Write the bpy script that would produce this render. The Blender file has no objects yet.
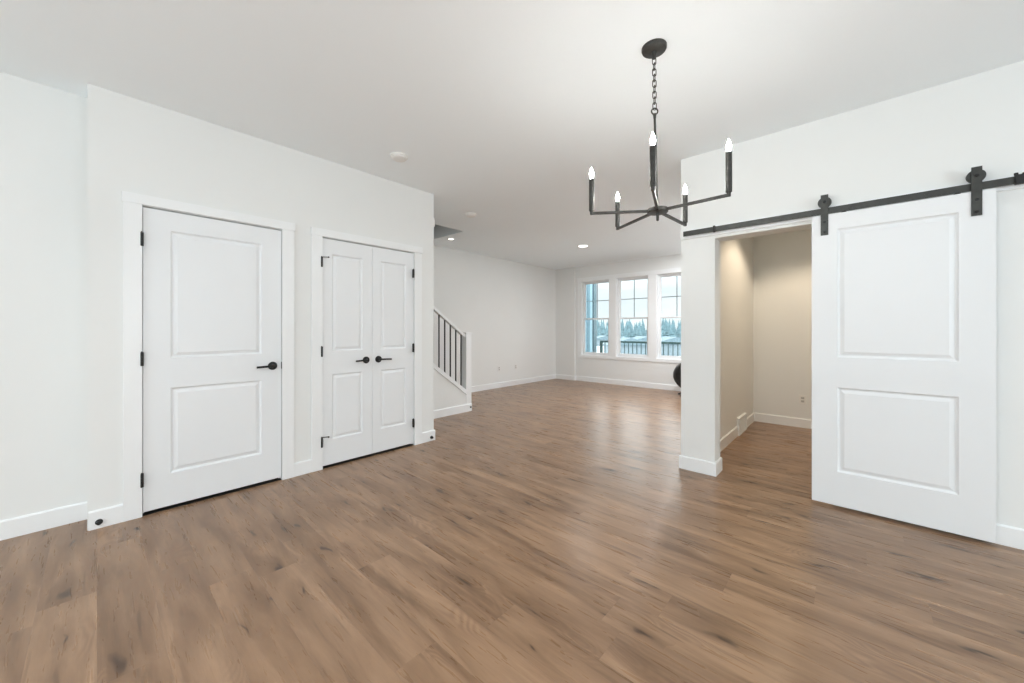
import bpy, bmesh, math, random
from mathutils import Vector, Matrix
sc = bpy.context.scene
C = sc.collection
PI = math.pi
R = math.radians

# ------------------------------------------------------------------ camera
EYE = 1.2333
H = 2.743
cam_d = bpy.data.cameras.new('camera')
cam = bpy.data.objects.new('camera', cam_d); C.objects.link(cam)
cam.location = (0, 0, EYE)
cam.rotation_euler = (R(90), 0, R(42.26))
cam_d.sensor_width = 36.0
cam_d.lens = 36.0 * 377.0 / 1024.0
cam_d.shift_y = -12.0 / 1024.0
cam_d.clip_start = 0.02
cam_d.clip_end = 1000
sc.camera = cam

# ------------------------------------------------------------------ view and render options
sc.view_settings.view_transform = 'Standard'
sc.view_settings.look = 'None'
sc.view_settings.gamma = 1
sc.view_settings.use_curve_mapping = False
sc.view_settings.exposure = 0.06
try:
    sc.cycles.use_denoising = True
    sc.cycles.denoiser = 'OPENIMAGEDENOISE'
    sc.cycles.max_bounces = 10
    sc.cycles.diffuse_bounces = 8
    sc.cycles.glossy_bounces = 4
    sc.cycles.transparent_max_bounces = 12
    sc.cycles.sample_clamp_indirect = 4.0
    sc.cycles.caustics_reflective = False
    sc.cycles.caustics_refractive = False
except Exception:
    pass

# ------------------------------------------------------------------ sky: bright winter overcast
world = bpy.data.worlds.new('overcast_sky'); sc.world = world
world.use_nodes = True
nt = world.node_tree
nt.nodes.clear()
wo = nt.nodes.new('ShaderNodeOutputWorld')
bg = nt.nodes.new('ShaderNodeBackground')
tc = nt.nodes.new('ShaderNodeTexCoord')
mp = nt.nodes.new('ShaderNodeMapping'); mp.inputs['Scale'].default_value = (1, 1, 3.5)
nz = nt.nodes.new('ShaderNodeTexNoise'); nz.inputs['Scale'].default_value = 5; nz.inputs['Detail'].default_value = 5
cr = nt.nodes.new('ShaderNodeValToRGB')
cr.color_ramp.elements[0].position = 0.35; cr.color_ramp.elements[0].color = (0.72, 0.79, 0.82, 1)
cr.color_ramp.elements[1].position = 0.62; cr.color_ramp.elements[1].color = (0.87, 0.91, 0.92, 1)
nt.links.new(tc.outputs['Generated'], mp.inputs['Vector'])
nt.links.new(mp.outputs['Vector'], nz.inputs['Vector'])
nt.links.new(nz.outputs['Fac'], cr.inputs['Fac'])
nt.links.new(cr.outputs['Color'], bg.inputs['Color'])
# an overcast sky is brighter overhead than at the horizon
sx = nt.nodes.new('ShaderNodeSeparateXYZ'); nt.links.new(tc.outputs['Generated'], sx.inputs[0])
mr = nt.nodes.new('ShaderNodeMapRange'); mr.inputs['From Min'].default_value = 0.10; mr.inputs['From Max'].default_value = 0.32
mr.inputs['To Min'].default_value = 1.3; mr.inputs['To Max'].default_value = 4.6
nt.links.new(sx.outputs[2], mr.inputs['Value']); nt.links.new(mr.outputs[0], bg.inputs['Strength'])
nt.links.new(bg.outputs['Background'], wo.inputs['Surface'])

# ------------------------------------------------------------------ added fill panels standing in for daylight from behind the viewpoint
def area(name, loc, rot, sx, sy, power, col, shape='RECTANGLE'):
    l = bpy.data.lights.new(name, 'AREA'); l.shape = shape; l.size = sx
    if shape == 'RECTANGLE': l.size_y = sy
    l.energy = power; l.color = col
    o = bpy.data.objects.new(name, l); C.objects.link(o)
    o.location = loc; o.rotation_euler = rot
    return o
BACK_Y = -4.6
EAST_X = 3.9
area('fill_patio_door', (-0.6, BACK_Y + 0.42, 1.08), (R(124), 0, 0), 3.4, 2.0, 68, (0.80, 0.92, 1.0))  # fill panel inside the room, tilted up to brighten the ceiling
area('fill_side_window', (EAST_X - 0.32, 0.9, 1.5), (R(124), 0, R(90)), 2.8, 1.5, 58, (0.80, 0.92, 1.0))

# ------------------------------------------------------------------ materials
def mat(name, col, rough=0.5, metal=0.0, spec=0.5, emit=None, estr=0.0, noise=0.0, nscale=40.0, bump=0.0, bscale=300.0):
    m = bpy.data.materials.new(name); m.use_nodes = True
    n = m.node_tree.nodes; L = m.node_tree.links
    b = n['Principled BSDF']
    b.inputs['Base Color'].default_value = (*col, 1)
    b.inputs['Roughness'].default_value = rough
    b.inputs['Metallic'].default_value = metal
    b.inputs['Specular IOR Level'].default_value = spec
    if emit:
        b.inputs['Emission Color'].default_value = (*emit, 1)
        b.inputs['Emission Strength'].default_value = estr
    tcn = n.new('ShaderNodeTexCoord')
    if noise:
        t = n.new('ShaderNodeTexNoise'); t.inputs['Scale'].default_value = nscale; t.inputs['Detail'].default_value = 3
        r = n.new('ShaderNodeValToRGB')
        r.color_ramp.elements[0].color = (*[c * (1 - noise) for c in col], 1)
        r.color_ramp.elements[1].color = (*[min(1, c * (1 + noise)) for c in col], 1)
        r.color_ramp.elements[0].position = 0.3; r.color_ramp.elements[1].position = 0.7
        L.new(tcn.outputs['Object'], t.inputs['Vector']); L.new(t.outputs['Fac'], r.inputs['Fac'])
        L.new(r.outputs['Color'], b.inputs['Base Color'])
    if bump:
        t = n.new('ShaderNodeTexNoise'); t.inputs['Scale'].default_value = bscale; t.inputs['Detail'].default_value = 2
        bp = n.new('ShaderNodeBump'); bp.inputs['Strength'].default_value = bump; bp.inputs['Distance'].default_value = 0.001
        L.new(tcn.outputs['Object'], t.inputs['Vector']); L.new(t.outputs['Fac'], bp.inputs['Height'])
        L.new(bp.outputs['Normal'], b.inputs['Normal'])
    return m

M = {}
M['wall'] = mat('white_wall_paint', (0.795, 0.81, 0.80), 0.75, spec=0.25, noise=0.006, nscale=3, bump=0.15, bscale=250)
M['ceiling'] = mat('white_ceiling_paint', (0.905, 0.955, 0.98), 0.9, spec=0.1, bump=0.3, bscale=120)
M['trim'] = mat('white_trim_enamel', (0.85, 0.87, 0.875), 0.35, spec=0.4, noise=0.004, nscale=5)
M['door'] = mat('white_door_enamel', (0.81, 0.835, 0.85), 0.4, spec=0.4, noise=0.004, nscale=5)
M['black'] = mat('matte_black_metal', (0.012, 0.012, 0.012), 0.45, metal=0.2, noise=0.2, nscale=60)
M['rail'] = mat('dark_grey_steel', (0.055, 0.057, 0.053), 0.42, metal=0.55, noise=0.15, nscale=30)
M['bronze'] = mat('aged_dark_iron', (0.045, 0.044, 0.040), 0.42, metal=0.5, noise=0.2, nscale=50)
M['bulb'] = mat('glowing_bulb', (1, 0.95, 0.88), 0.3, emit=(0.97, 0.96, 0.92), estr=350)
M['lens'] = mat('lit_lamp_diffuser', (1, 1, 1), 0.4, emit=(1.0, 0.95, 0.88), estr=6)
M['globe'] = mat('fill_globe_glow', (1, 1, 1), 0.4, emit=(0.95, 0.98, 1.0), estr=44)  # glow of the added fill globes
M['plastic'] = mat('white_plastic', (0.80, 0.80, 0.78), 0.4, noise=0.01, nscale=20)
M['socket'] = mat('grey_white_socket', (0.52, 0.52, 0.50), 0.4, noise=0.01)
M['slot'] = mat('dark_slot', (0.08, 0.08, 0.08), 0.6, noise=0.1)
M['vinyl'] = mat('white_window_vinyl', (0.82, 0.84, 0.85), 0.4, noise=0.01, nscale=10)
M['subfloor'] = mat('stair_carpet', (0.45, 0.42, 0.38), 0.95, noise=0.15, nscale=90)
M['siding'] = mat('blue_grey_siding', (0.20, 0.31, 0.37), 0.7, noise=0.05, nscale=8)
M['post'] = mat('pale_porch_paint', (0.40, 0.56, 0.63), 0.6, noise=0.03, nscale=8)
M['exrail'] = mat('dark_green_grey_railing', (0.03, 0.07, 0.065), 0.5, noise=0.1)
M['strip'] = mat('dark_grey_strip', (0.10, 0.15, 0.17), 0.6, noise=0.05)
M['deck'] = mat('snowy_deck', (0.7, 0.75, 0.78), 0.8, noise=0.1, nscale=4)
M['snow'] = mat('snow_field', (0.60, 0.66, 0.69), 0.85, noise=0.16, nscale=0.05)
M['tree'] = mat('hazy_conifer', (0.135, 0.215, 0.24), 0.9, noise=0.3, nscale=0.4)  # blue-green distance haze put into the tree colour
M['trunk'] = mat('conifer_bark', (0.12, 0.11, 0.10), 0.9, noise=0.2, nscale=4)
M['house'] = mat('grey_house_siding', (0.25, 0.30, 0.33), 0.8, noise=0.1, nscale=2)
M['roof'] = mat('slate_roof', (0.16, 0.22, 0.25), 0.8, noise=0.2, nscale=2)
M['fan'] = mat('black_fan_plastic', (0.022, 0.022, 0.020), 0.5, noise=0.2, nscale=40)

def glass_mat():
    m = bpy.data.materials.new('window_glass'); m.use_nodes = True
    n = m.node_tree.nodes; L = m.node_tree.links; n.clear()
    o = n.new('ShaderNodeOutputMaterial'); mix = n.new('ShaderNodeMixShader'); fr = n.new('ShaderNodeFresnel')
    fr.inputs['IOR'].default_value = 1.45
    t = n.new('ShaderNodeBsdfTransparent'); t.inputs['Color'].default_value = (0.96, 0.985, 0.985, 1)
    g = n.new('ShaderNodeBsdfGlossy'); g.inputs['Roughness'].default_value = 0.02
    L.new(fr.outputs[0], mix.inputs[0]); L.new(t.outputs[0], mix.inputs[1]); L.new(g.outputs[0], mix.inputs[2])
    L.new(mix.outputs[0], o.inputs['Surface'])
    return m
M['glass'] = glass_mat()

def floor_mat():
    """Oak-look vinyl planks, boards running along world X: 0.18 m wide, 1.22 m long, staggered at random."""
    m = bpy.data.materials.new('oak_vinyl_planks'); m.use_nodes = True
    n = m.node_tree.nodes; L = m.node_tree.links
    b = n['Principled BSDF']
    W, LEN = 0.18, 1.22
    def math_(op, a, bb=None, c=None):
        k = n.new('ShaderNodeMath'); k.operation = op
        for i, v in enumerate((a, bb, c)):
            if v is None: continue
            if isinstance(v, (int, float)): k.inputs[i].default_value = v
            else: L.new(v, k.inputs[i])
        return k.outputs[0]
    def white(v, dim='1D', vec=None):
        k = n.new('ShaderNodeTexWhiteNoise'); k.noise_dimensions = dim
        if dim == '1D': L.new(v, k.inputs['W'])
        else: L.new(vec, k.inputs['Vector'])
        return k
    def comb(x, y, z=0.0):
        k = n.new('ShaderNodeCombineXYZ')
        for i, v in enumerate((x, y, z)):
            if isinstance(v, (int, float)): k.inputs[i].default_value = v
            else: L.new(v, k.inputs[i])
        return k.outputs[0]
    def noise(vec, scale, detail, rough=0.5, dist=0.0):
        k = n.new('ShaderNodeTexNoise'); k.inputs['Scale'].default_value = scale
        k.inputs['Detail'].default_value = detail; k.inputs['Roughness'].default_value = rough
        k.inputs['Distortion'].default_value = dist
        L.new(vec, k.inputs['Vector']); return k.outputs['Fac']
    def ramp(v, p0, p1, c0=(0, 0, 0), c1=(1, 1, 1)):
        k = n.new('ShaderNodeValToRGB'); e = k.color_ramp.elements
        e[0].position = p0; e[1].position = p1; e[0].color = (*c0, 1); e[1].color = (*c1, 1)
        L.new(v, k.inputs['Fac']); return k.outputs['Color']
    def mix(f, a, bb, mode='MIX'):
        k = n.new('ShaderNodeMix'); k.data_type = 'RGBA'; k.blend_type = mode
        for i, v in ((0, f), (6, a), (7, bb)):
            if isinstance(v, (int, float)): k.inputs[i].default_value = v
            elif isinstance(v, tuple): k.inputs[i].default_value = (*v, 1)
            else: L.new(v, k.inputs[i])
        return k.outputs[2]
    g = n.new('ShaderNodeNewGeometry')
    sp = n.new('ShaderNodeSeparateXYZ'); L.new(g.outputs['Position'], sp.inputs[0])
    x, y = sp.outputs[0], sp.outputs[1]
    yr = math_('DIVIDE', y, W)
    row = math_('FLOOR', yr)
    off = math_('MULTIPLY', white(row).outputs['Value'], LEN)
    xr = math_('DIVIDE', math_('ADD', x, off), LEN)
    colm = math_('FLOOR', xr)
    pid = white(None, '2D', comb(row, colm))
    rnd = pid.outputs['Value']; rcol = pid.outputs['Color']
    sr = n.new('ShaderNodeSeparateColor'); L.new(rcol, sr.inputs[0])
    ro = math_('MULTIPLY', rnd, 37.0)
    go = math_('MULTIPLY', sr.outputs[1], 51.0)
    # coordinates inside a board, shifted per board so that the figure breaks at each joint
    gx = math_('ADD', x, ro); gy = math_('ADD', y, go)
    # broad tonal streaks
    v1 = comb(math_('MULTIPLY', gx, 1.3), math_('MULTIPLY', gy, 9.0))
    streak = noise(v1, 1.0, 4, 0.55, 0.6)
    # cathedral figure
    warp = noise(comb(math_('MULTIPLY', gx, 1.8), math_('MULTIPLY', gy, 6.0)), 1.0, 2, 0.5, 0.3)
    rings = math_('SINE', math_('MULTIPLY', math_('ADD', math_('MULTIPLY', warp, 9.0), math_('MULTIPLY', gx, 0.4)), 13.0))
    ringmask = ramp(noise(comb(math_('MULTIPLY', gx, 1.5), math_('MULTIPLY', gy, 4.0)), 1.0, 1), 0.52, 0.64)
    # fine pores
    fine = noise(comb(math_('MULTIPLY', gx, 9.0), math_('MULTIPLY', gy, 170.0)), 1.0, 3, 0.6)
    fine2 = noise(comb(math_('MULTIPLY', gx, 4.0), math_('MULTIPLY', gy, 45.0)), 1.0, 3, 0.6, 0.4)
    # knots
    wob = noise(comb(math_('MULTIPLY', gx, 5.0), math_('MULTIPLY', gy, 12.0)), 1.0, 2)
    vk = n.new('ShaderNodeTexVoronoi'); vk.voronoi_dimensions = '2D'; vk.inputs['Scale'].default_value = 1.0
    L.new(comb(math_('ADD', math_('MULTIPLY', gx, 1.7), math_('MULTIPLY', wob, 0.35)),
               math_('ADD', math_('MULTIPLY', gy, 7.0), math_('MULTIPLY', wob, 0.8))), vk.inputs['Vector'])
    sk = n.new('ShaderNodeSeparateColor'); L.new(vk.outputs['Color'], sk.inputs[0])
    on = math_('GREATER_THAN', sk.outputs[0], 0.55)
    size = math_('MULTIPLY_ADD', sk.outputs[1], 0.11, 0.05)
    kd = math_('DIVIDE', vk.outputs['Distance'], size)
    knot = math_('MULTIPLY', ramp(kd, 0.25, 1.0, (1, 1, 1), (0, 0, 0)), on)
    halo = math_('MULTIPLY', ramp(math_('DIVIDE', kd, 3.6), 0.15, 1.0, (1, 1, 1), (0, 0, 0)), on)
    # dark mineral streaks
    ms = ramp(noise(comb(math_('MULTIPLY', gx, 2.2), math_('MULTIPLY', gy, 24.0)), 1.0, 2, 0.5, 0.5), 0.62, 0.73)
    base = mix(ramp(streak, 0.33, 0.66), (0.175, 0.100, 0.053), (0.385, 0.240, 0.143))
    tone = ramp(rnd, 0.0, 1.0, (0.955, 0.955, 0.96), (1.04, 1.035, 1.03))
    col = mix(1.0, base, tone, 'MULTIPLY')
    col = mix(math_('MULTIPLY', ringmask, math_('MULTIPLY_ADD', rings, 0.26, 0.26)), col, (0.17, 0.095, 0.055))
    col = mix(math_('MULTIPLY', ramp(fine2, 0.35, 0.7), 0.30), col, (0.24, 0.145, 0.095))
    col = mix(math_('MULTIPLY', ramp(fine, 0.45, 0.8), 0.22), col, (0.17, 0.10, 0.065))
    col = mix(math_('MULTIPLY', halo, 0.55), col, (0.14, 0.078, 0.042))
    col = mix(math_('MULTIPLY', ms, 0.55), col, (0.11, 0.062, 0.034))
    col = mix(math_('MULTIPLY', knot, 0.85), col, (0.045, 0.025, 0.014))
    # joints
    fy = math_('FRACT', yr); fxx = math_('FRACT', xr)
    ey = math_('MULTIPLY', math_('MINIMUM', fy, math_('SUBTRACT', 1.0, fy)), W)
    ex = math_('MULTIPLY', math_('MINIMUM', fxx, math_('SUBTRACT', 1.0, fxx)), LEN)
    joint = math_('LESS_THAN', math_('MINIMUM', ey, ex), 0.0011)
    col = mix(math_('MULTIPLY', joint, 0.14), col, (0.12, 0.075, 0.05))
    L.new(col, b.inputs['Base Color'])
    rr = math_('MULTIPLY_ADD', fine2, 0.14, 0.22)
    L.new(rr, b.inputs['Roughness'])
    b.inputs['Specular IOR Level'].default_value = 0.42
    bp = n.new('ShaderNodeBump'); bp.inputs['Strength'].default_value = 0.35; bp.inputs['Distance'].default_value = 0.0012
    hgt = math_('SUBTRACT', math_('ADD', math_('MULTIPLY', fine2, 0.8), math_('MULTIPLY', streak, 0.5)), math_('MULTIPLY', joint, 0.8))
    L.new(hgt, bp.inputs['Height']); L.new(bp.outputs['Normal'], b.inputs['Normal'])
    return m
M['floor'] = floor_mat()

# ------------------------------------------------------------------ mesh helpers
def box(bm, x0, x1, y0, y1, z0, z1, bev=0.0):
    vs = [bm.verts.new((x, y, z)) for x in (x0, x1) for y in (y0, y1) for z in (z0, z1)]
    f = [(0, 1, 3, 2), (4, 6, 7, 5), (0, 4, 5, 1), (2, 3, 7, 6), (0, 2, 6, 4), (1, 5, 7, 3)]
    fs = [bm.faces.new([vs[i] for i in q]) for q in f]
    if bev:
        es = list({e for q in fs for e in q.edges})
        bmesh.ops.bevel(bm, geom=es, offset=bev, segments=2, profile=0.6, affect='EDGES')
    return vs

def prism(bm, pts, a, b, axis):
    """extrude a 2-D outline between a and b along axis ('X': pts are (y,z); 'Y': pts are (x,z); 'Z': pts are (x,y))"""
    def P(p, t):
        return {'X': (t, p[0], p[1]), 'Y': (p[0], t, p[1]), 'Z': (p[0], p[1], t)}[axis]
    A = [bm.verts.new(P(p, a)) for p in pts]; B = [bm.verts.new(P(p, b)) for p in pts]
    n = len(pts)
    bm.faces.new(A); bm.faces.new(B[::-1])
    for i in range(n):
        bm.faces.new((A[i], B[i], B[(i + 1) % n], A[(i + 1) % n]))

def ring(bm, c, axis, r, n, ph=0.0):
    w = axis.normalized()
    u = w.orthogonal().normalized(); v = w.cross(u)
    return [bm.verts.new(c + (u * math.cos(ph + 2 * PI * i / n) + v * math.sin(ph + 2 * PI * i / n)) * r) for i in range(n)]

def lathe(bm, base, axis, prof, n=24, caps=True):
    """prof: list of (distance along axis, radius)"""
    base = Vector(base); axis = Vector(axis).normalized()
    rs = [ring(bm, base + axis * d, axis, max(r, 1e-4), n) for d, r in prof]
    for a, b in zip(rs, rs[1:]):
        for i in range(n):
            bm.faces.new((a[i], a[(i + 1) % n], b[(i + 1) % n], b[i]))
    if caps:
        bm.faces.new(rs[0][::-1]); bm.faces.new(rs[-1])

def tube(bm, pts, r, n=10, closed=False):
    pts = [Vector(p) for p in pts]
    N = len(pts); rs = []; prev = None
    for i in range(N):
        if closed: t = (pts[(i + 1) % N] - pts[i - 1]).normalized()
        else: t = (pts[min(i + 1, N - 1)] - pts[max(i - 1, 0)]).normalized()
        if prev is None: u = t.orthogonal().normalized()
        else:
            u = (prev - t * prev.dot(t)).normalized()
        prev = u; v = t.cross(u)
        rs.append([bm.verts.new(pts[i] + (u * math.cos(2 * PI * k / n) + v * math.sin(2 * PI * k / n)) * r) for k in range(n)])
    for i in range(N if closed else N - 1):
        a, b = rs[i], rs[(i + 1) % N]
        for k in range(n):
            bm.faces.new((a[k], a[(k + 1) % n], b[(k + 1) % n], b[k]))
    if not closed:
        bm.faces.new(rs[0][::-1]); bm.faces.new(rs[-1])

def bar(bm, p, q, w, h_):
    """rectangular bar from p to q, width w (horizontal), height h_ (vertical-ish)"""
    p = Vector(p); q = Vector(q); t = (q - p).normalized()
    up = Vector((0, 0, 1)) if abs(t.z) < 0.95 else Vector((1, 0, 0))
    s = t.cross(up).normalized(); u = s.cross(t)
    def rg(c): return [bm.verts.new(c + s * a * w / 2 + u * b * h_ / 2) for a, b in ((-1, -1), (1, -1), (1, 1), (-1, 1))]
    A, B = rg(p), rg(q)
    bm.faces.new(A[::-1]); bm.faces.new(B)
    for i in range(4): bm.faces.new((A[i], A[(i + 1) % 4], B[(i + 1) % 4], B[i]))

def obj(name, bm, m, parent=None, smooth=False, loc=None):
    bmesh.ops.recalc_face_normals(bm, faces=bm.faces)
    me = bpy.data.meshes.new(name); bm.to_mesh(me); bm.free()
    me.materials.append(m)
    if smooth:
        for p in me.polygons: p.use_smooth = True
        try: me.set_sharp_from_angle(angle=R(38))
        except Exception: pass
    o = bpy.data.objects.new(name, me); C.objects.link(o)
    if parent: o.parent = parent
    if loc: o.location = loc
    return o

def B(): return bmesh.new()

def empty(name, loc=(0, 0, 0), rz=0.0):
    o = bpy.data.objects.new(name, None); C.objects.link(o)
    o.location = loc; o.rotation_euler = (0, 0, rz); o.empty_display_size = 0.1
    return o

def tag(o, label, cat, group=None, kind='thing'):
    o['label'] = label; o['category'] = cat; o['kind'] = kind
    if group: o['group'] = group
    return o

def struct(o, label=None):
    o['kind'] = 'structure'
    if label: o['label'] = label
    return o

def copy_tree(o, parent=None):
    c = o.copy(); C.objects.link(c); c.parent = parent
    for ch in o.children: copy_tree(ch, c)
    return c

# ------------------------------------------------------------------ the plan (metres; X along the planks, Y into the depth)
AX = -3.482          # closet wall face
AY0, AY1 = -0.040, 2.530
BX = -3.704          # recessed wall at far left
BARN = 3.497         # barn-door wall face
PIERX = -1.144
OPX0, OPX1 = -0.871, -0.10
PT = 0.175           # thickness of the barn-door wall
FLX = -5.571         # far left wall
WIN = 7.827          # window wall face
SEG = 7.765; JOGX = -5.015
NKX, NKY = -1.012, 5.965
SX = -4.31           # stair knee wall face
WELLX, WELLY = -4.455, 3.787

# ------------------------------------------------------------------ floor and ceiling
bm = B()
box(bm, FLX - 0.15, EAST_X, BACK_Y, WIN + 0.16, -0.12, 0.0)
struct(obj('floor', bm, M['floor']))
bm = B()
box(bm, WELLX, EAST_X, BACK_Y, WIN + 0.16, H, H + 0.3)
box(bm, FLX - 0.15, WELLX, WELLY, WIN + 0.16, H, H + 0.3)
struct(obj('ceiling', bm, M['ceiling']))
# upper landing ceiling above the stairwell
bm = B(); box(bm, FLX - 0.15, WELLX + 0.15, -0.6, WELLY + 0.12, 5.2, 5.3)
struct(obj('ceiling_stairwell', bm, M['ceiling']))

# ------------------------------------------------------------------ walls
D1Y0, D1Y1 = 0.200, 1.020      # single door opening
D2Y0, D2Y1 = 1.336, 2.276      # double door opening
DT = 2.052                      # head of both openings
bm = B()
for y0, y1 in ((AY0, D1Y0), (D1Y1, D2Y0), (D2Y1, AY1)):
    box(bm, AX - 0.12, AX, y0, y1, 0, H)
for y0, y1 in ((D1Y0, D1Y1), (D2Y0, D2Y1)):
    box(bm, AX - 0.12, AX, y0, y1, DT, H)
box(bm, SX + 0.12, AX - 0.12, AY1 - 0.12, AY1, 0, H)       # end return towards the stairs
box(bm, SX, SX + 0.12, -0.6, AY1, 0, H)                     # back of the closets
box(bm, SX + 0.12, AX - 0.12, 1.12, 1.24, 0, H)             # between the closets
struct(obj('wall_closet', bm, M['wall']))
bm = B(); box(bm, BX - 0.12, BX, BACK_Y, AY0, 0, H); box(bm, SX, AX - 0.12, AY0 - 0.0, AY0 + 0.1, 0, H)
struct(obj('wall_recess', bm, M['wall']))
bm = B()
box(bm, PIERX, OPX0, BARN, BARN + PT, 0, H)
box(bm, OPX0, OPX1, BARN, BARN + PT, 2.003, H)
box(bm, OPX1, EAST_X, BARN, BARN + PT, 0, H)
struct(obj('wall_right', bm, M['wall']))
bm = B(); box(bm, PIERX, NKX, BARN + PT, WIN, 0, H)
struct(obj('wall_living_right', bm, M['wall']))
bm = B(); box(bm, NKX, 1.4, NKY, NKY + 0.12, 0, H); box(bm, 1.4, 1.52, BARN + PT, NKY, 0, H)
struct(obj('wall_nook', bm, M['wall']))
bm = B(); box(bm, FLX - 0.15, FLX, -0.6, WIN + 0.16, 0, 5.2)
struct(obj('wall_far_left', bm, M['wall']))
bm = B()
box(bm, FLX, WELLX + 0.12, -0.72, -0.6, 0, 5.2)
box(bm, WELLX, WELLX + 0.12, -0.6, WELLY, H + 0.3, 5.2)
box(bm, FLX, WELLX + 0.12, WELLY, WELLY + 0.12, H + 0.3, 5.2)
struct(obj('wall_stairwell', bm, M['wall']))

# window wall with three openings
WO = [(-4.865, -4.125), (-3.957, -3.217), (-3.049, -2.309)]
WZ0, WZ1 = 0.622, 2.380
WT = 0.16
bm = B()
edges = [FLX] + [v for w in WO for v in w] + [PIERX]
for i in range(0, len(edges), 2): box(bm, edges[i], edges[i + 1], WIN, WIN + WT, 0, H)
for a, b in WO:
    box(bm, a, b, WIN, WIN + WT, 0, WZ0); box(bm, a, b, WIN, WIN + WT, WZ1, H)
box(bm, FLX, JOGX, SEG, WIN, 0, H)
struct(obj('wall_window', bm, M['wall']))

# walls behind the viewpoint: kitchen side, with added openings for patio door and side window light
def wall_with_hole(name, axis, pos, a0, a1, h0, h1, z0, z1, sgn):
    bm = B()
    def bx(u0, u1, za, zb):
        if axis == 'Y': box(bm, u0, u1, min(pos, pos + sgn * 0.12), max(pos, pos + sgn * 0.12), za, zb)
        else: box(bm, min(pos, pos + sgn * 0.12), max(pos, pos + sgn * 0.12), u0, u1, za, zb)
    bx(a0, h0, 0, H); bx(h1, a1, 0, H); bx(h0, h1, z1, H)
    if z0 > 0: bx(h0, h1, 0, z0)
    return struct(obj(name, bm, M['wall']))
wall_with_hole('wall_back', 'Y', BACK_Y, BX - 0.12, EAST_X, -2.35, 1.15, 0.04, 2.12, -1)
wall_with_hole('wall_east', 'X', EAST_X, BACK_Y, BARN + PT, -0.55, 2.35, 0.70, 2.30, 1)

# ------------------------------------------------------------------ baseboards
BH, BT = 0.113, 0.013
def bprof(s=1):  # (out, z)
    return [(0, 0), (BT * s, 0), (BT * s, BH - 0.008), (BT * s * 0.55, BH), (0, BH)]
def base_y(bm, x, y0, y1, s):      # along Y on a face at x, projecting to s
    prism(bm, [(x + o, z) for o, z in bprof(s)], y0, y1, 'Y')
def base_x(bm, y, x0, x1, s):      # along X on a face at y
    prism(bm, [(y + o, z) for o, z in bprof(s)], x0, x1, 'X')
bm = B(); base_y(bm, BX, BACK_Y, AY0 - 0.001, 1)
struct(obj('baseboard_recess', bm, M['trim']))
bm = B()
for y0, y1 in ((AY0 + 0.004, D1Y0 - 0.088), (D1Y1 + 0.088, D2Y0 - 0.088), (D2Y1 + 0.088, AY1 + BT)): base_y(bm, AX, y0, y1, 1)
base_x(bm, AY1, SX + 0.12, AX, 1)
struct(obj('baseboard_closet', bm, M['trim']))
bm = B()
base_x(bm, BARN, PIERX - BT, OPX0 + BT, -1); base_y(bm, PIERX, BARN, BARN + PT, -1)
base_y(bm, OPX0, BARN, BARN + PT + BT, 1); base_x(bm, BARN + PT, NKX, OPX0, 1)
base_x(bm, BARN, OPX1 - BT, EAST_X, -1); base_y(bm, OPX1, BARN, BARN + PT, -1)
struct(obj('baseboard_right', bm, M['trim']))
bm = B(); base_y(bm, PIERX, BARN + PT, WIN, -1)
struct(obj('baseboard_living_right', bm, M['trim']))
VY0, VY1 = 4.99, 5.40
bm = B(); base_y(bm, NKX, BARN + PT + BT, VY0, 1); base_y(bm, NKX, VY1, NKY, 1); base_x(bm, NKY, NKX, 1.4, -1)
struct(obj('baseboard_nook', bm, M['trim']))
bm = B(); base_y(bm, FLX, 3.86, SEG, 1)
struct(obj('baseboard_far_left', bm, M['trim']))
bm = B(); base_x(bm, SEG, FLX, JOGX + BT, -1); base_y(bm, JOGX, SEG, WIN, 1); base_x(bm, WIN, JOGX, PIERX, -1)
struct(obj('baseboard_window', bm, M['trim']))

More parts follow.
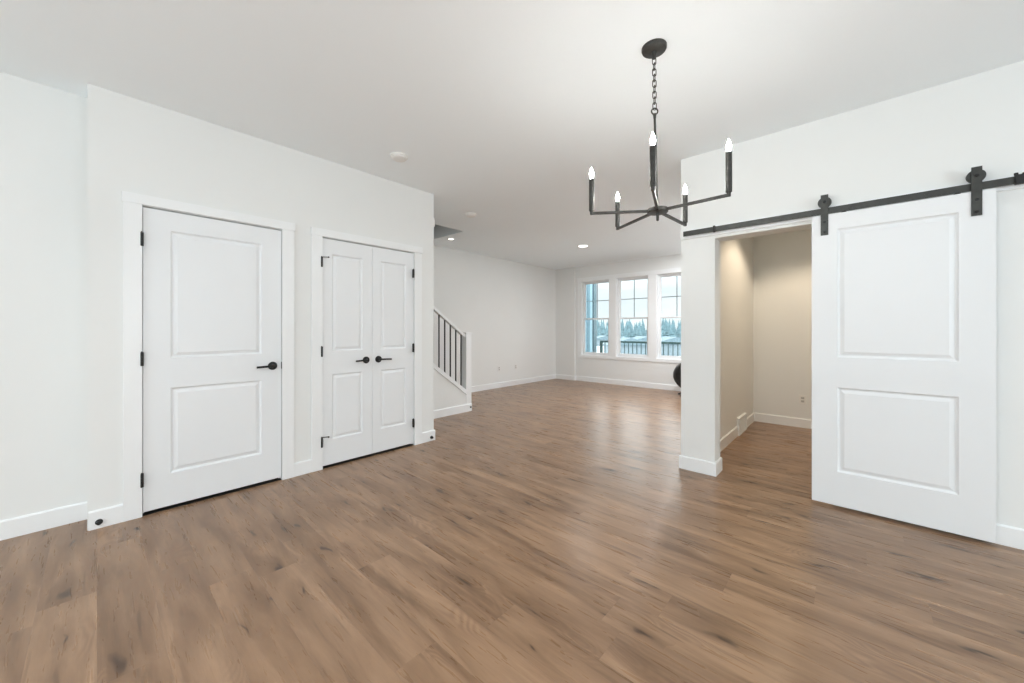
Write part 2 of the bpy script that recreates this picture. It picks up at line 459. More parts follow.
# ------------------------------------------------------------------ interior doors
def panel_leaf(w, h, t, panels, ow=0.0):
    """moulded door leaf in the plane XZ of its own frame, front face at y = 0 looking to -y, body behind; panels (x0,x1,z0,z1)"""
    bm = B()
    xs = sorted({0, w} | {v for p in panels for v in p[:2]}); zs = sorted({0, h} | {v for p in panels for v in p[2:]})
    vg = {}
    def V(x, y, z):
        k = (round(x, 5), round(y, 5), round(z, 5))
        if k not in vg: vg[k] = bm.verts.new((x, y, z))
        return vg[k]
    for i in range(len(xs) - 1):
        for j in range(len(zs) - 1):
            a, b, c, d = xs[i], xs[i + 1], zs[j], zs[j + 1]
            if any(p[0] <= a and b <= p[1] and p[2] <= c and d <= p[3] for p in panels): continue
            bm.faces.new((V(a, 0, c), V(b, 0, c), V(b, 0, d), V(a, 0, d)))
    for x0, x1, z0, z1 in panels:
        prof = [(0, 0), (0.003, 0.004), (0.008, 0.0105), (0.012, 0.0125), (0.017, 0.0125), (0.034, 0.0045), (0.037, 0.0030), (0.039, 0.0028)]
        for (i0, y0), (i1, y1) in zip(prof, prof[1:]):
            A = [(x0 + i0, z0 + i0), (x1 - i0, z0 + i0), (x1 - i0, z1 - i0), (x0 + i0, z1 - i0)]
            Bq = [(x0 + i1, z0 + i1), (x1 - i1, z0 + i1), (x1 - i1, z1 - i1), (x0 + i1, z1 - i1)]
            for k in range(4):
                a, b, c, d = A[k], A[(k + 1) % 4], Bq[(k + 1) % 4], Bq[k]
                bm.faces.new((V(a[0], y0, a[1]), V(b[0], y0, b[1]), V(c[0], y1, c[1]), V(d[0], y1, d[1])))
        i, yy = prof[-1]
        bm.faces.new((V(x0 + i, yy, z0 + i), V(x1 - i, yy, z0 + i), V(x1 - i, yy, z1 - i), V(x0 + i, yy, z1 - i)))
    # sides and back, following the same grid lines at the rim
    for j in range(len(zs) - 1):
        for xx in (0, w): bm.faces.new((V(xx, 0, zs[j]), V(xx, 0, zs[j + 1]), V(xx, t, zs[j + 1]), V(xx, t, zs[j])))
    for i in range(len(xs) - 1):
        for zz in (0, h): bm.faces.new((V(xs[i], 0, zz), V(xs[i + 1], 0, zz), V(xs[i + 1], t, zz), V(xs[i], t, zz)))
    bm.faces.new([V(x, t, 0) for x in xs] + [V(w, t, z) for z in zs[1:]] + [V(x, t, h) for x in xs[::-1][1:]] + [V(0, t, z) for z in zs[::-1][1:-1]])
    return bm

def hinge_bm(zc):
    bm = B()
    lathe(bm, (0, 0, zc - 0.045), (0, 0, 1), [(0, 0.0045), (0.002, 0.0062), (0.0295, 0.0062), (0.030, 0.0052), (0.0305, 0.0062), (0.0595, 0.0062), (0.060, 0.0052), (0.0605, 0.0062), (0.088, 0.0062), (0.090, 0.0045), (0.096, 0.003)], 12)
    box(bm, -0.002, 0.010, 0.0, 0.0192, zc - 0.044, zc + 0.044)
    return bm

def lever(parent, x, z, s):
    """black lever handle, rose plus grip towards s*x"""
    bm = B()
    lathe(bm, (x, 0, z), (0, -1, 0), [(0, 0.033), (0.006, 0.033), (0.009, 0.030), (0.010, 0.014), (0.040, 0.0115), (0.048, 0.0115), (0.050, 0.009)], 28)
    h = obj('door_handle', bm, M['black'], parent, smooth=True)
    bm = B()
    pts = [(x, -0.043, z), (x + s * 0.012, -0.046, z), (x + s * 0.03, -0.047, z), (x + s * 0.075, -0.046, z - 0.001), (x + s * 0.118, -0.043, z - 0.003)]
    tube(bm, pts, 0.0082, 12)
    obj('lever', bm, M['black'], h, smooth=True)
    return h

def make_door(name, y0, y1, z0, z1, hinge_at, handle_s, panels, label, hz=(0.24, 1.038, 1.828), stops=False, latch=False):
    """leaf local x runs along world +Y, local -y looks into the room (+X)"""
    root = empty(name, (AX - 0.002, y0, 0), R(90))
    struct(root, label)
    w = y1 - y0
    leaf = obj('door_leaf', panel_leaf(w, z1 - z0, 0.035, panels), M['door'], root, loc=(0, 0, z0))
    hx = 0 if hinge_at == 'low' else w
    for z in hz:
        obj('hinge', hinge_bm(z), M['black'], root, smooth=True, loc=(hx + (-0.006 if hinge_at == 'low' else -0.002) - 0.0058 * (y0 + hx), -0.0215, 0))
    hxh = w - 0.062 if hinge_at == 'low' else 0.062
    lever(root, hxh, 0.94, handle_s)
    if latch:
        bm = B(); box(bm, w - 0.001, w + 0.008, -0.004, 0.006, 0.912, 0.968, 0.001)
        obj('strike_plate', bm, M['black'], root)
    if stops:
        for z in (hz[0] + 0.044, hz[2] + 0.044):
            bm = B()
            tube(bm, [(-0.006, -0.0215, z), (0.016, -0.034, z), (0.032, -0.044, z)], 0.0035, 8)
            lathe(bm, (0.032, -0.044, z), (0.6, -0.8, 0), [(0, 0.006), (0.008, 0.007), (0.010, 0.005)], 12)
            obj('hinge_pin_stop', bm, M['black'], root, smooth=True)
    return root

PZ = ((0.245, 0.832), (1.037, 1.912))
def pans(a, b, z0): return [(a, b, p0 - z0, p1 - z0) for p0, p1 in PZ]
ZB, ZT = 0.023, DT - 0.009
make_door('door_1', D1Y0 + 0.004, D1Y1 - 0.004, ZB, ZT, 'low', -1, pans(0.136, 0.675, ZB),
          'single white two-panel door with black lever beside the recessed left wall', latch=True)
MID = (D2Y0 + D2Y1) / 2
make_door('door_2', D2Y0 + 0.004, MID - 0.0015, ZB, ZT, 'low', -1, pans(0.083, 0.369, ZB),
          'narrow white closet door hinged beside the single door, with hinge-pin stops', stops=True)
make_door('door_3', MID + 0.0015, D2Y1 - 0.004, ZB, ZT, 'high', 1, pans(0.088, 0.374, ZB),
          'narrow white closet door nearest the stair railing')

def casing(name, y0, y1):
    root = empty(name, (AX, (y0 + y1) / 2, 0)); struct(root)
    cw = 0.088
    def loc(bm, nm):
        for v in bm.verts: v.co.x -= AX; v.co.y -= (y0 + y1) / 2
        obj(nm, bm, M['trim'], root)
    for s in (0, 1):
        bm = B()
        a, b = (y0 - cw, y0) if s == 0 else (y1, y1 + cw)
        box(bm, AX, AX + 0.017, a, b, 0, DT + 0.003, 0.0015)
        loc(bm, 'casing_side')
    bm = B(); box(bm, AX, AX + 0.021, y0 - cw - 0.007, y1 + cw + 0.007, DT + 0.003, DT + 0.068, 0.002)
    loc(bm, 'casing_head')
    bm = B()      # stop strip behind the leaf
    box(bm, AX - 0.055, AX - 0.040, y0, y0 + 0.012, 0, DT); box(bm, AX - 0.055, AX - 0.040, y1 - 0.012, y1, 0, DT)
    box(bm, AX - 0.055, AX - 0.040, y0 + 0.012, y1 - 0.012, DT - 0.012, DT)
    loc(bm, 'door_stop_strip')
casing('trim_1', D1Y0, D1Y1)
casing('trim_2', D2Y0, D2Y1)
# black strips that stand in for the shade in the gaps under the doors
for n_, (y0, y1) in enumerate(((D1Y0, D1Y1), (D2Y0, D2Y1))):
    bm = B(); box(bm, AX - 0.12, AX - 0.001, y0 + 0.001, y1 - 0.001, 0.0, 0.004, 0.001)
    struct(obj('trim_%d' % (n_ + 6), bm, M['black']), 'black strip standing in for the shade under the door')

# black round bumpers on the baseboard corners
def bumper(loc, axis, label):
    bm = B()
    lathe(bm, (0, 0, 0), axis, [(0, 0.017), (0.004, 0.017), (0.006, 0.012), (0.016, 0.010), (0.018, 0.012), (0.024, 0.012), (0.026, 0.008)], 20)
    return tag(obj('door_stop', bm, M['black'], smooth=True, loc=loc), label, 'door stop')
bumper((AX + BT, 0.008, 0.040), (1, 0, 0), 'black round stop on the baseboard by the single door')
bumper((AX + BT, 2.490, 0.040), (1, 0, 0), 'black round stop on the baseboard end beside the closet doors')

# small white door chime on the end of the closet wall
bm = B(); box(bm, -0.09, 0, 0, 0.026, -0.045, 0.045, 0.004)
tag(obj('door_chime', bm, M['plastic'], loc=(AX - 0.012, AY1, 2.435)), 'small white chime box high on the closet wall end', 'door chime')

# ------------------------------------------------------------------ sliding barn door, header board and rail
bm = B(); box(bm, PIERX, EAST_X - 0.002, BARN - 0.018, BARN, 2.026, 2.103, 0.001)
struct(obj('trim_3', bm, M['trim']))
DX0, DX1 = -0.226, 0.595
DF = 3.430            # front face of the sliding door
root = empty('sliding_barn_door', (DX0, DF, 0))
tag(root, 'white two-panel sliding barn door hanging from the dark steel rail', 'door')
w = DX1 - DX0
obj('door_leaf', panel_leaf(w, 2.016, 0.035, [(0.137, 0.683, 0.232, 0.814), (0.137, 0.683, 1.022, 1.908)]), M['door'], root, loc=(0, 0, 0.020))
for hx in (-0.156 - DX0, 0.5235 - DX0):
    bm = B()
    o = [(hx - 0.0205, 1.893), (hx + 0.0205, 1.893), (hx + 0.0205, 2.118), (hx + 0.030, 2.140), (hx + 0.020, 2.174), (hx - 0.018, 2.176), (hx - 0.030, 2.140), (hx - 0.0205, 2.118)]
    o = [(hx - 0.0205, 1.893), (hx + 0.0205, 1.893), (hx + 0.0205, 2.176), (hx - 0.0205, 2.176)]
    prism(bm, o, -0.007, -0.0005, 'Y')
    hg = obj('hanger_strap', bm, M['rail'], root)
    bm = B()
    lathe(bm, (hx, 0.004, 2.126), (0, 1, 0), [(0, 0.037), (0.006, 0.038), (0.008, 0.032), (0.016, 0.032), (0.018, 0.038), (0.024, 0.037)], 32)
    obj('wheel', bm, M['rail'], hg, smooth=True)
    for z in (1.915, 1.985, 2.126):
        bm = B(); lathe(bm, (hx, -0.007, z), (0, -1, 0), [(0, 0.0095), (0.004, 0.0095), (0.006, 0.007)], 6 if z < 2.1 else 16)
        obj('bolt', bm, M['black'], hg)
for dx in (-0.055 - DX0, 0.452 - DX0):
    bm = B(); lathe(bm, (dx, 0.0165, 2.034), (0, 0, 1), [(0, 0.016), (0.006, 0.016), (0.008, 0.012)], 16)
    obj('anti_jump_disc', bm, M['black'], root, smooth=True)

rr = empty('barn_door_rail', (PIERX, BARN, 2.066))
tag(rr, 'long flat dark steel rail bolted across the wall above the opening', 'rail')
bm = B(); box(bm, -1.108 - PIERX, 0.93 - PIERX, -0.0555, -0.0495, -0.0215, 0.0215, 0.001)
obj('flat_bar', bm, M['rail'], rr)
for x in (-1.092, -0.868, -0.42, -0.02, 0.33, 0.690, 0.90):
    bm = B()
    lathe(bm, (x - PIERX, -0.018, 0), (0, -1, 0), [(0, 0.0125), (0.0315, 0.0125)], 20)
    obj('spacer', bm, M['rail'], rr, smooth=True)
    bm = B(); lathe(bm, (x - PIERX, -0.0555, 0), (0, -1, 0), [(0, 0.010), (0.004, 0.010), (0.0055, 0.007)], 6)
    obj('rail_bolt', bm, M['rail'], rr)
for x in (-0.862, 0.678):
    bm = B()
    wd = 0.016 if x < 0 else 0.034
    box(bm, x - PIERX - wd / 2, x - PIERX + wd / 2, -0.066, -0.044, -0.026, 0.028, 0.003)
    if x > 0:
        lathe(bm, (x - PIERX - 0.012, -0.055, 0.026), (0, 0, 1), [(0, 0.008), (0.012, 0.008), (0.014, 0.005)], 12)
        lathe(bm, (x - PIERX + 0.016, -0.055, 0.026), (0, 0, 1), [(0, 0.008), (0.008, 0.008), (0.010, 0.005)], 12)
    obj('end_stop', bm, M['black'], rr)

# ------------------------------------------------------------------ outlets and the nook register
def outlet(name_loc, rz, label):
    root = empty('wall_outlet', name_loc, rz)
    tag(root, label, 'outlet')
    bm = B(); box(bm, -0.036, 0.036, -0.005, 0, -0.058, 0.058, 0.002)
    obj('cover_plate', bm, M['plastic'], root)
    for dz in (-0.020, 0.020):
        bm = B(); box(bm, -0.017, 0.017, -0.0075, -0.005, dz - 0.014, dz + 0.014, 0.001)
        s = obj('socket', bm, M['socket'], root)
        bm = B(); box(bm, -0.008, -0.006, -0.008, -0.007, dz - 0.004, dz + 0.006); box(bm, 0.006, 0.008, -0.008, -0.007, dz - 0.004, dz + 0.006)
        lathe(bm, (0, -0.007, dz - 0.009), (0, -1, 0), [(0, 0.003), (0.001, 0.003)], 8)
        obj('slots', bm, M['slot'], s)
    return root
outlet((FLX, 5.722, 0.405), R(90), 'white wall outlet on the far left wall, the one nearer the stair newel')
outlet((FLX, 6.250, 0.405), R(90), 'white wall outlet on the far left wall, the one nearer the windows')
outlet((-0.483, NKY, 0.352), 0, 'white outlet low on the back wall inside the nook')

rg = empty('floor_register', (NKX, (VY0 + VY1) / 2, 0), R(90))
tag(rg, 'white baseboard air register on the left wall inside the nook', 'air vent')
bm = B(); hw = (VY1 - VY0) / 2
box(bm, -hw, hw, -0.028, -0.0, 0.001, 0.018, 0.002); box(bm, -hw, hw, -0.028, 0, 0.185, 0.205, 0.002)
box(bm, -hw, -hw + 0.02, -0.028, 0, 0.018, 0.185, 0.002); box(bm, hw - 0.02, hw, -0.028, 0, 0.018, 0.185, 0.002)
obj('vent_frame', bm, M['trim'], rg)
bm = B()
for k in range(12):
    z = 0.027 + k * 0.0135
    prism(bm, [(-0.024, z), (-0.004, z + 0.009), (-0.004, z + 0.0105), (-0.024, z + 0.0015)], -hw + 0.02, hw - 0.02, 'X')
obj('louvers', bm, M['trim'], rg)

# ------------------------------------------------------------------ windows: casing, frame, two sashes, grid in the upper one
for i, (a, b) in enumerate(WO):
    root = empty('window_%d' % (i + 1), ((a + b) / 2, WIN, WZ0))
    struct(root, ['double-hung window nearest the room corner, porch post behind', 'middle double-hung window of the three', 'double-hung window partly behind the pier'][i])
    hw_ = (b - a) / 2; hh = WZ1 - WZ0
    bm = B()
    F = 0.035
    for x0, x1, z0, z1 in ((-hw_, -hw_ + F, 0, hh), (hw_ - F, hw_, 0, hh), (-hw_ + F, hw_ - F, 0, F), (-hw_ + F, hw_ - F, hh - F, hh)):
        box(bm, x0, x1, 0.06, 0.14, z0, z1, 0.002)
    obj('window_frame', bm, M['vinyl'], root)
    zm = 1.484 - WZ0
    S = 0.028
    def sash(name, y0, z0, z1, grid):
        bm = B(); x0, x1 = -hw_ + F, hw_ - F
        box(bm, x0, x0 + S, y0, y0 + 0.03, z0, z1, 0.002); box(bm, x1 - S, x1, y0, y0 + 0.03, z0, z1, 0.002)
        box(bm, x0 + S, x1 - S, y0, y0 + 0.03, z0, z0 + S + 0.008, 0.002); box(bm, x0 + S, x1 - S, y0, y0 + 0.03, z1 - S, z1, 0.002)
        s = obj(name, bm, M['vinyl'], root)
        bm = B(); box(bm, x0 + S, x1 - S, y0 + 0.013, y0 + 0.017, z0 + S + 0.008, z1 - S)
        obj('pane', bm, M['glass'], s)
        if grid:
            bm = B(); zc = (z0 + z1) / 2 + 0.004
            box(bm, -0.008, 0.008, y0 + 0.019, y0 + 0.026, z0 + S + 0.008, z1 - S)
            box(bm, x0 + S, x1 - S, y0 + 0.019, y0 + 0.026, zc - 0.008, zc + 0.008)
            obj('muntin', bm, M['grid'], s)
    M.setdefault('grid', mat('grey_window_grid', (0.42, 0.47, 0.50), 0.5, noise=0.03))
    sash('upper_sash', 0.100, zm - 0.018, hh - F, True)
    sash('lower_sash', 0.065, F, zm + 0.018, False)
# one shared casing around the three windows
root = empty('trim_4', (-3.587, WIN, WZ0)); struct(root)
CW = 0.089
x_l, x_r = WO[0][0], WO[2][1]
def tb(name, x0, x1, z0, z1, t=0.017, y1=0):
    bm = B(); box(bm, x0 + 3.587, x1 + 3.587, -t, y1, z0 - WZ0, z1 - WZ0, 0.0015)
    obj(name, bm, M['trim'], root)
tb('casing_head', x_l - CW - 0.005, x_r + CW + 0.005, WZ1, WZ1 + CW, 0.020)
tb('casing_side', x_l - CW, x_l, WZ0, WZ1); tb('casing_side', x_r, x_r + CW, WZ0, WZ1)
tb('mullion_casing', WO[0][1], WO[1][0], WZ0, WZ1); tb('mullion_casing', WO[1][1], WO[2][0], WZ0, WZ1)
tb('apron', x_l - CW, x_r + CW, WZ0 - 0.062, WZ0 - 0.0, 0.017)
for a, b in WO:
    bm = B(); L0 = a + 3.587; L1 = b + 3.587
    hh = WZ1 - WZ0
    box(bm, L0, L0 + 0.010, 0, 0.06, 0, hh); box(bm, L1 - 0.010, L1, 0, 0.06, 0, hh)
    box(bm, L0 + 0.01, L1 - 0.01, 0, 0.06, 0, 0.010); box(bm, L0 + 0.01, L1 - 0.01, 0, 0.06, hh - 0.010, hh)
    obj('jamb_liner', bm, M['trim'], root)

# ------------------------------------------------------------------ stairs: knee wall, steps, railing
SL = 0.74
def strz(y): return 0.762 - SL * (y - 3.13)      # top of the knee-wall cap
NY0, NY1 = 3.722, 3.826
yT = AY1 - 0.02
bm = B()
prism(bm, [(yT, 0), (NY0, 0), (NY0, strz(NY0) - 0.06), (yT, strz(yT) - 0.06)], SX - 0.10, SX, 'X')
struct(obj('wall_stair', bm, M['wall']))
bm = B()
prism(bm, [(yT, strz(yT) - 0.065), (NY0, strz(NY0) - 0.065), (NY0, strz(NY0)), (yT, strz(yT))], SX - 0.115, SX + 0.016, 'X')
struct(obj('trim_5', bm, M['trim']))
bm = B(); base_y(bm, SX, AY1 + BT, NY1, 1)
struct(obj('baseboard_stair', bm, M['trim']))
bm = B()
for k in range(13):
    y1 = 3.90 - k * 0.27
    box(bm, FLX, SX - 0.10, y1 - 0.27, y1, k * 0.19, (k + 1) * 0.19)
struct(obj('stairs', bm, M['subfloor']))
rl = empty('stair_railing', (SX - 0.05, NY0, 0))
tag(rl, 'white handrail with thin black balusters ending at a square white newel', 'railing')
ox, oy = SX - 0.05, NY0
bm = B(); box(bm, -0.052, 0.052, 0, NY1 - NY0, 0, 1.165, 0.002); box(bm, -0.060, 0.060, -0.008, NY1 - NY0 + 0.008, 1.165, 1.19, 0.004)
obj('newel_post', bm, M['trim'], rl)
def railz(y): return 1.578 - 0.71 * (y - 3.13)
bm = B()
prism(bm, [(yT - oy, railz(yT)), (0, railz(NY0)), (0, railz(NY0) - 0.045), (yT - oy, railz(yT) - 0.045)], -0.03, 0.03, 'X')
obj('handrail', bm, M['trim'], rl)
for k in range(11):
    y = 3.664 - k * 0.1012
    if y < AY1 + 0.03: break
    bm = B(); box(bm, -0.0075, 0.0075, y - oy - 0.0075, y - oy + 0.0075, strz(y) - 0.003, railz(y) - 0.045)
    obj('baluster', bm, M['black'], rl)
bumper((ox + 0.052 + 0.001, NY0 + 0.075, 0.062), (1, 0, 0), 'black round stop at the foot of the newel post')

# ------------------------------------------------------------------ ceiling fixtures
def downlight(x, y, power, label, r=0.075, warm=(1.0, 0.93, 0.84), size=0.10, z=H):
    root = empty('recessed_light', (x, y, z))
    tag(root, label, 'ceiling light')
    bm = B()
    lathe(bm, (0, 0, 0), (0, 0, -1), [(0, r), (0.004, r), (0.007, r - 0.006), (0.007, r - 0.016), (0.002, r - 0.020), (0, r - 0.020)], 32, caps=False)
    obj('trim_ring', bm, M['plastic'], root, smooth=True)
    bm = B(); lathe(bm, (0, 0, 0), (0, 0, -1), [(0.0005, r - 0.019), (0.003, r - 0.019)], 32)
    obj('diffuser', bm, M['lens'], root)
    if power:
        l = area('lamp', (x, y, z - 0.012), (0, 0, 0), size, size, power, warm, 'DISK')
    return root
downlight(-1.62, 5.60, 46, 'added recessed living room light, unseen behind the pier', r=0.100, size=0.15, warm=(0.97, 0.97, 1.0))  # this and the next lamp are added out of view to brighten the living room
downlight(-1.88, 7.0, 30, 'added recessed living room light by the windows, unseen behind the pier', r=0.100, size=0.15, warm=(0.97, 0.97, 1.0))
downlight(-3.629, 5.901, 8, 'lit recessed ceiling light in the living room, nearest the windows', r=0.100, size=0.17, warm=(1.0, 0.97, 0.93))
downlight(-4.977, 3.966, 0.8, 'small recessed ceiling light beyond the stairwell opening', r=0.060, size=0.07)
# nook light
downlight(-0.25, 4.90, 0, 'recessed light on the nook ceiling', r=0.075)
sl = bpy.data.lights.new('nook_lamp', 'SPOT'); sl.energy = 85; sl.color = (1.0, 0.80, 0.58); sl.spot_size = R(124); sl.spot_blend = 0.35; sl.shadow_soft_size = 0.06
so = bpy.data.objects.new('nook_lamp', sl); C.objects.link(so); so.location = (-0.25, 4.90, H - 0.02)
# unseen downlights added behind the viewpoint to brighten the room
KL = [(-1.6, -2.0), (0.4, -1.4), (2.6, -1.0), (-1.6, -3.4), (0.4, -3.2), (2.6, -3.1)]
KW = ['by the recessed wall', 'in mid kitchen', 'by the side window', 'near the patio door corner', 'before the patio door', 'in the far kitchen corner']
for (x, y), k in zip(KL, KW):
    downlight(x, y, 7, 'added unseen kitchen downlight ' + k, warm=(0.97, 0.97, 1.0))

# glowing globes added unseen behind the viewpoint to lift ceiling and closet wall
for (x, y), k in zip(((-0.75, -0.85), (0.55, -1.25)), ('nearer the closet wall', 'nearer the middle of the kitchen')):
    pg = empty('fill_globe', (x, y, H)); tag(pg, 'added unseen fill globe behind the viewpoint, ' + k, 'fill lamp')
    bm = B(); lathe(bm, (0, 0, 0), (0, 0, -1), [(0, 0.06), (0.018, 0.06), (0.022, 0.05)], 24); obj('canopy', bm, M['bronze'], pg, smooth=True)
    bm = B(); lathe(bm, (0, 0, -0.022), (0, 0, -1), [(0, 0.005), (0.66, 0.005), (0.665, 0.03), (0.70, 0.035)], 12); obj('stem', bm, M['bronze'], pg, smooth=True)
    bm = B(); bmesh.ops.create_uvsphere(bm, u_segments=24, v_segments=14, radius=0.12, matrix=Matrix.Translation((0, 0, -0.83)))
    obj('globe', bm, M['globe'], pg, smooth=True)

def detector(x, y, r, hgt, label, name='smoke_detector'):
    root = empty(name, (x, y, H)); tag(root, label, 'smoke detector' if name == 'smoke_detector' else 'sensor')
    bm = B(); lathe(bm, (0, 0, 0), (0, 0, -1), [(0, r), (hgt * 0.35, r), (hgt * 0.45, r * 0.93)], 36)
    obj('base_plate', bm, M['plastic'], root, smooth=True)
    bm = B(); lathe(bm, (0, 0, -hgt * 0.45), (0, 0, -1), [(0, r * 0.86), (hgt * 0.25, r * 0.86), (hgt * 0.5, r * 0.70), (hgt * 0.55, r * 0.3), (hgt * 0.58, r * 0.1)], 36)
    obj('cover', bm, M['plastic'], root, smooth=True)
    return root
detector(-2.930, 1.766, 0.075, 0.036, 'round white smoke detector on the ceiling in front of the closet wall')
detector(-3.717, 3.285, 0.075, 0.034, 'small flat white ceiling sensor beyond the end of the closet wall', 'ceiling_sensor')

# ------------------------------------------------------------------ chandelier
HUB = Vector((-0.780, 2.017, 1.868)); CAN = Vector((-0.794, 2.005, H))
ch = empty('chandelier', CAN)
tag(ch, 'dark iron five-arm candle chandelier hanging from the ceiling on a chain', 'chandelier')
def L_(v): return Vector(v) - CAN
bm = B()
lathe(bm, (0, 0, 0), (0, 0, -1), [(0, 0.064), (0.010, 0.064), (0.018, 0.060), (0.022, 0.048), (0.026, 0.014), (0.05, 0.0085), (0.062, 0.007)], 40)
obj('canopy', bm, M['bronze'], ch, smooth=True)
top = Vector((0, 0, -0.058)); bot = L_(HUB + Vector((-0.012, -0.010, 0.545)))
nl = 9; seg = (bot - top) / nl
def link(bm, c, d, side, ln, wd, r):
    d = d.normalized(); s = side.normalized(); pts = []
    for k in range(20):
        a = 2 * PI * k / 20
        pts.append(c + d * (math.sin(a) * wd + math.copysign(max(0, ln - wd), math.sin(a)) * (1 if abs(math.sin(a)) > 0.3 else abs(math.sin(a)) / 0.3)) + s * math.cos(a) * wd)
    tube(bm, pts, r, 8, closed=True)
for k in range(nl):
    c = top + seg * (k + 0.5)
    side = Vector((0.74, 0.67, 0)) if k % 2 == 0 else Vector((-0.67, 0.74, 0))
    bm = B(); link(bm, c, seg, side, seg.length * 0.66, 0.0095, 0.0024)
    obj('chain_link', bm, M['bronze'], ch, smooth=True)
bm = B()
rc = bot + Vector((0, 0, -0.012)); s1 = Vector((0.74, 0.67, 0))
tube(bm, [rc + s1 * 0.0165 * math.cos(2 * PI * k / 24) + Vector((0, 0, 0.0165 * math.sin(2 * PI * k / 24))) for k in range(24)], 0.0038, 8, closed=True)
obj('hanging_ring', bm, M['bronze'], ch, smooth=True)
bm = B()
hubl = L_(HUB)
lathe(bm, rc + Vector((0, 0, -0.014)), (hubl - rc), [(0, 0.009), (0.03, 0.0062), ((hubl - rc).length - 0.014, 0.0058)], 14)
obj('stem', bm, M['bronze'], ch, smooth=True)
bm = B()
lathe(bm, hubl + Vector((0, 0, -0.012)), (0, 0, 1), [(0, 0.030), (0.001, 0.050), (0.004, 0.053), (0.020, 0.053), (0.024, 0.050), (0.024, 0.044), (0.012, 0.042), (0.012, 0.012), (0.030, 0.010)], 36)
obj('hub', bm, M['bronze'], ch, smooth=True)
bm = B(); lathe(bm, hubl + Vector((0, 0, -0.012)), (0, 0, -1), [(0, 0.008), (0.038, 0.007), (0.042, 0.004)], 14)
obj('finial', bm, M['bronze'], ch, smooth=True)
ELB = [((-1.0640, 1.8180), 0.190), ((-1.1050, 2.2050), 0.170), ((-0.7600, 2.3980), 0.183), ((-0.4390, 2.0040), 0.203), ((-0.6740, 1.6880), 0.195)]
for (ex, ey), ln in ELB:
    e = Vector((ex, ey, HUB.z)); le = L_(e)
    d = (le - hubl).normalized()
    bm = B(); bar(bm, hubl + d * 0.035, le + d * 0.0065, 0.013, 0.013)
    lathe(bm, le + Vector((0, 0, -0.0065)), (0, 0, 1), [(0, 0.0088), (0.016, 0.0088), (0.022, 0.013)], 16)
    arm = obj('arm', bm, M['bronze'], ch, smooth=True)
    bm = B(); lathe(bm, le + Vector((0, 0, 0.014)), (0, 0, 1), [(0, 0.0140), (ln - 0.016, 0.0140), (ln - 0.0145, 0.0118)], 20)
    sl_ = obj('candle_sleeve', bm, M['bronze'], arm, smooth=True)
    bm = B(); lathe(bm, le + Vector((0, 0, ln - 0.002)), (0, 0, 1), [(0, 0.007), (0.008, 0.0085), (0.020, 0.0112), (0.030, 0.0110), (0.045, 0.0070), (0.058, 0.0025), (0.062, 0.001)], 16)
    obj('bulb', bm, M['bulb'], arm, smooth=True)

# ------------------------------------------------------------------ black drum fan on the living-room floor, mostly hidden by the pier
fn = empty('floor_fan', (-2.28, 7.40, 0), R(24))
tag(fn, 'round black floor fan standing under the windows behind the pier', 'fan')
cz, fr = 0.375, 0.266
bm = B()
lathe(bm, (0, 0.09, cz), (0, -1, 0), [(0, fr - 0.03), (0.005, fr - 0.008), (0.02, fr), (0.16, fr), (0.175, fr - 0.008), (0.18, fr - 0.03), (0.17, fr - 0.03), (0.16, fr - 0.012), (0.02, fr - 0.012), (0.012, fr - 0.03), (0.008, 0.01)], 48, caps=False)
obj('drum_housing', bm, M['fan'], fn, smooth=True)
bm = B()
for k in range(1, 21):
    rk = (fr - 0.03) * k / 20
    tube(bm, [(rk * math.cos(2 * PI * i / 48), -0.088, cz + rk * math.sin(2 * PI * i / 48)) for i in range(48)], 0.0032, 6, closed=True)
for k in range(12):
    a = 2 * PI * k / 12
    tube(bm, [(0.03 * math.cos(a), -0.090, cz + 0.03 * math.sin(a)), ((fr - 0.02) * math.cos(a), -0.088, cz + (fr - 0.02) * math.sin(a))], 0.0022, 6)
obj('grille', bm, M['fan'], fn)
bm = B(); lathe(bm, (0, 0.06, cz), (0, -1, 0), [(0, 0.055), (0.07, 0.055), (0.085, 0.03)], 24)
obj('motor', bm, M['fan'], fn, smooth=True)
for k in range(5):
    bm = B(); a0 = 2 * PI * k / 5
    rows = []
    for j in range(6):
        rk = 0.05 + j * 0.034
        rows.append([bm.verts.new((rk * math.cos(a0 + t * 1.15 - 0.1 * j), -0.03 + 0.06 * t, cz + rk * math.sin(a0 + t * 1.15 - 0.1 * j))) for t in (0, 0.33, 0.66, 1.0)])
    for r0, r1 in zip(rows, rows[1:]):
        for q in range(3): bm.faces.new((r0[q], r0[q + 1], r1[q + 1], r1[q]))
    ob_ = obj('fan_blade', bm, M['fan'], fn)
    md = ob_.modifiers.new('thickness', 'SOLIDIFY'); md.thickness = 0.003
bm = B()
for s in (-1, 1):
    tube(bm, [(s * 0.10, 0, cz - fr + 0.012), (s * 0.13, 0, 0.05), (s * 0.15, -0.14, 0.012)], 0.011, 10)
    tube(bm, [(s * 0.13, 0, 0.05), (s * 0.15, 0.14, 0.012)], 0.011, 10)
tube(bm, [(-0.17, -0.14, 0.012), (0.17, -0.14, 0.012)], 0.011, 10)
tube(bm, [(-0.17, 0.14, 0.012), (0.17, 0.14, 0.012)], 0.011, 10)
obj('stand', bm, M['fan'], fn, smooth=True)

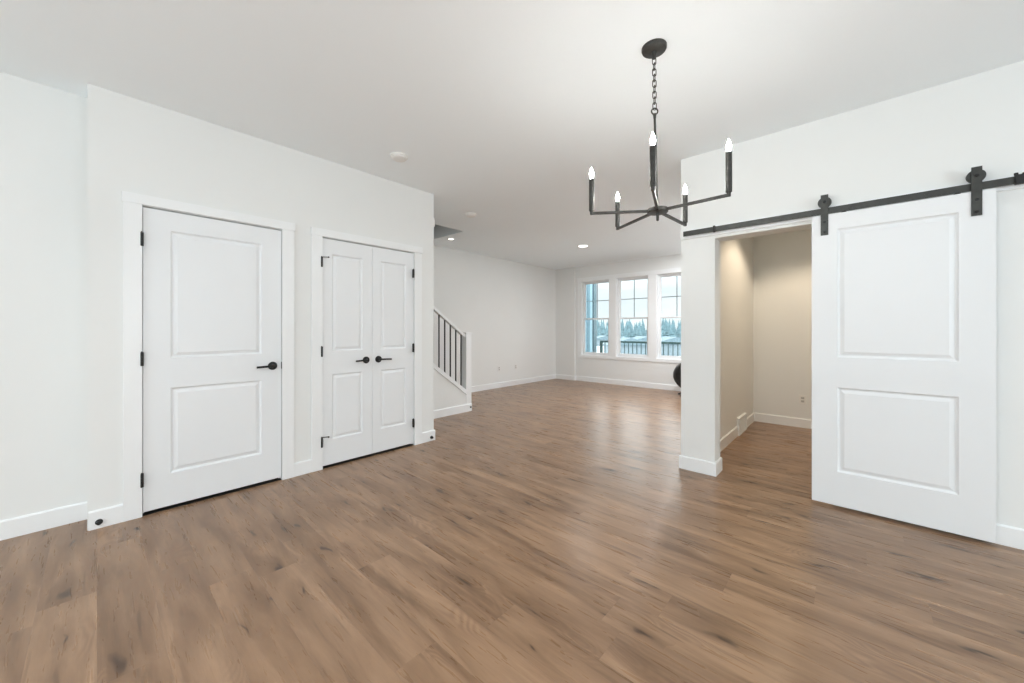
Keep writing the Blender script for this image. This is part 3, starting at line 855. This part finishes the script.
# ------------------------------------------------------------------ outside: balcony, siding, railing, snow, houses, trees
bm = B(); box(bm, -5.40, 0.5, WIN + 0.17, 9.60, -0.25, -0.08)
struct(obj('balcony_floor', bm, M['deck']))
bm = B()
for k in range(22):
    z = -0.08 + k * 0.15
    prism(bm, [(-5.44, z), (-5.425, z), (-5.44, z + 0.15)], WIN + 0.17, 9.04, 'Y')
box(bm, -5.60, -5.44, WIN + 0.17, 9.04, -0.08, 3.2)
struct(obj('wall_balcony', bm, M['siding']))
bm = B(); box(bm, -5.62, -5.36, 9.10, 9.36, -0.08, 2.60, 0.004); box(bm, -5.66, -5.32, 9.06, 9.40, 2.60, 2.78, 0.006); box(bm, -5.66, -5.32, 9.06, 9.40, -0.08, 0.18, 0.006)
pp = tag(obj('porch_post', bm, M['post']), 'pale square porch post outside the window nearest the room corner', 'post')
bm = B(); box(bm, -5.35, -5.315, 9.20, 9.36, 0.18, 2.60, 0.003)
obj('corner_strip', bm, M['strip'], pp)['label'] = 'dark grey strip'
RY = 9.50
br = empty('balcony_railing', (-5.28, RY, -0.08))
tag(br, 'dark green-grey balcony railing with thin pickets outside the windows', 'railing')
bm = B(); box(bm, 0, 5.6, -0.03, 0.03, 0.955, 1.005, 0.003); box(bm, 0, 5.6, -0.018, 0.018, 0.08, 0.115)
obj('top_rail', bm, M['exrail'], br)
for x in (0.03, 5.5):
    bm = B(); box(bm, x - 0.032, x + 0.032, -0.032, 0.032, 0, 0.955)
    obj('railing_post', bm, M['exrail'], br)
for k in range(47):
    x = 0.145 + k * 0.115
    if min(abs(x - q) for q in (0.03, 5.5)) < 0.05: continue
    bm = B(); box(bm, x - 0.009, x + 0.009, -0.009, 0.009, 0.115, 0.955)
    obj('picket', bm, M['exrail'], br)

GZ = -4.2
bm = B(); box(bm, -420, 220, 10.5, 520, GZ - 1, GZ)
struct(obj('ground_snow', bm, M['snow']))
random.seed(4)
def at(px, dist):          # a direction seen through the windows, at a given depth
    yaw = R(42.26); u = (px - 512) / 377.0
    return dist * (-math.sin(yaw) + u * math.cos(yaw)), dist * (math.cos(yaw) + u * math.sin(yaw))
HL = ['grey house with slate roof seen through the window beside the porch post', 'grey gabled house low in the middle window', 'second gabled house in the middle window, nearer the pier', 'grey house with slate roof seen through the window by the pier']
for k, (px, d, w2, hh) in enumerate(((604, 128, 4.5, 3.4), (627, 78, 4.2, 3.8), (643, 104, 4.4, 3.6), (671, 82, 5.0, 3.9))):
    x, y = at(px, d)
    hs = empty('house', (x, y, GZ), R(42 + random.uniform(-8, 8)))
    tag(hs, HL[k], 'house', 'houses across the snow')
    bm = B(); box(bm, -w2, w2, -4, 4, 0, hh * 0.62)
    obj('house_walls', bm, M['house'], hs)
    bm = B(); prism(bm, [(-w2 - 0.5, hh * 0.62), (w2 + 0.5, hh * 0.62), (0, hh)], -4.5, 4.5, 'Y')
    obj('house_roof', bm, M['roof'], hs)

def tree_meshes(seed):
    rnd = random.Random(seed)
    bm = B()
    for j in range(6):
        z0 = 1.2 + j * 1.35; r0 = 2.3 * (1 - j / 6.6)
        n = 12
        A = [bm.verts.new((math.cos(2 * PI * i / n) * r0 * (1 + rnd.uniform(-.25, .2)), math.sin(2 * PI * i / n) * r0 * (1 + rnd.uniform(-.25, .2)), z0 + rnd.uniform(-.3, .2))) for i in range(n)]
        T = bm.verts.new((0, 0, z0 + 2.6)); Q = bm.verts.new((0, 0, z0 + 0.5))
        for i in range(n):
            bm.faces.new((A[i], A[(i + 1) % n], T)); bm.faces.new((A[(i + 1) % n], A[i], Q))
    b2 = B(); lathe(b2, (0, 0, 0), (0, 0, 1), [(0, 0.28), (8.5, 0.06)], 8)
    return bm, b2
protos = []
for s in range(3):
    c, t = tree_meshes(s)
    p = obj('conifer', c, M['tree']); obj('trunk', t, M['trunk'], p); protos.append(p)
NT = 135
spots = []
for k in range(6000):
    if len(spots) >= NT: break
    x, y = at(random.uniform(584, 692), random.uniform(170, 345))
    if all((x - a) ** 2 + (y - b) ** 2 > (5.2 * max(1, math.hypot(x, y) / 190)) ** 2 for a, b in spots): spots.append((x, y))
for k, (x, y) in enumerate(spots):
    p = protos[k % 3]
    o = p if k < 3 else copy_tree(p)
    d = math.hypot(x, y)
    o.location = (x, y, GZ); s = random.uniform(0.66, 0.86) * d / 190
    o.scale = (s, s, s); o.rotation_euler = (0, 0, random.uniform(0, 6))
    tag(o, 'conifer in the distant treeline beyond the houses, blue-green haze painted into its colour', 'tree', 'distant treeline conifers')
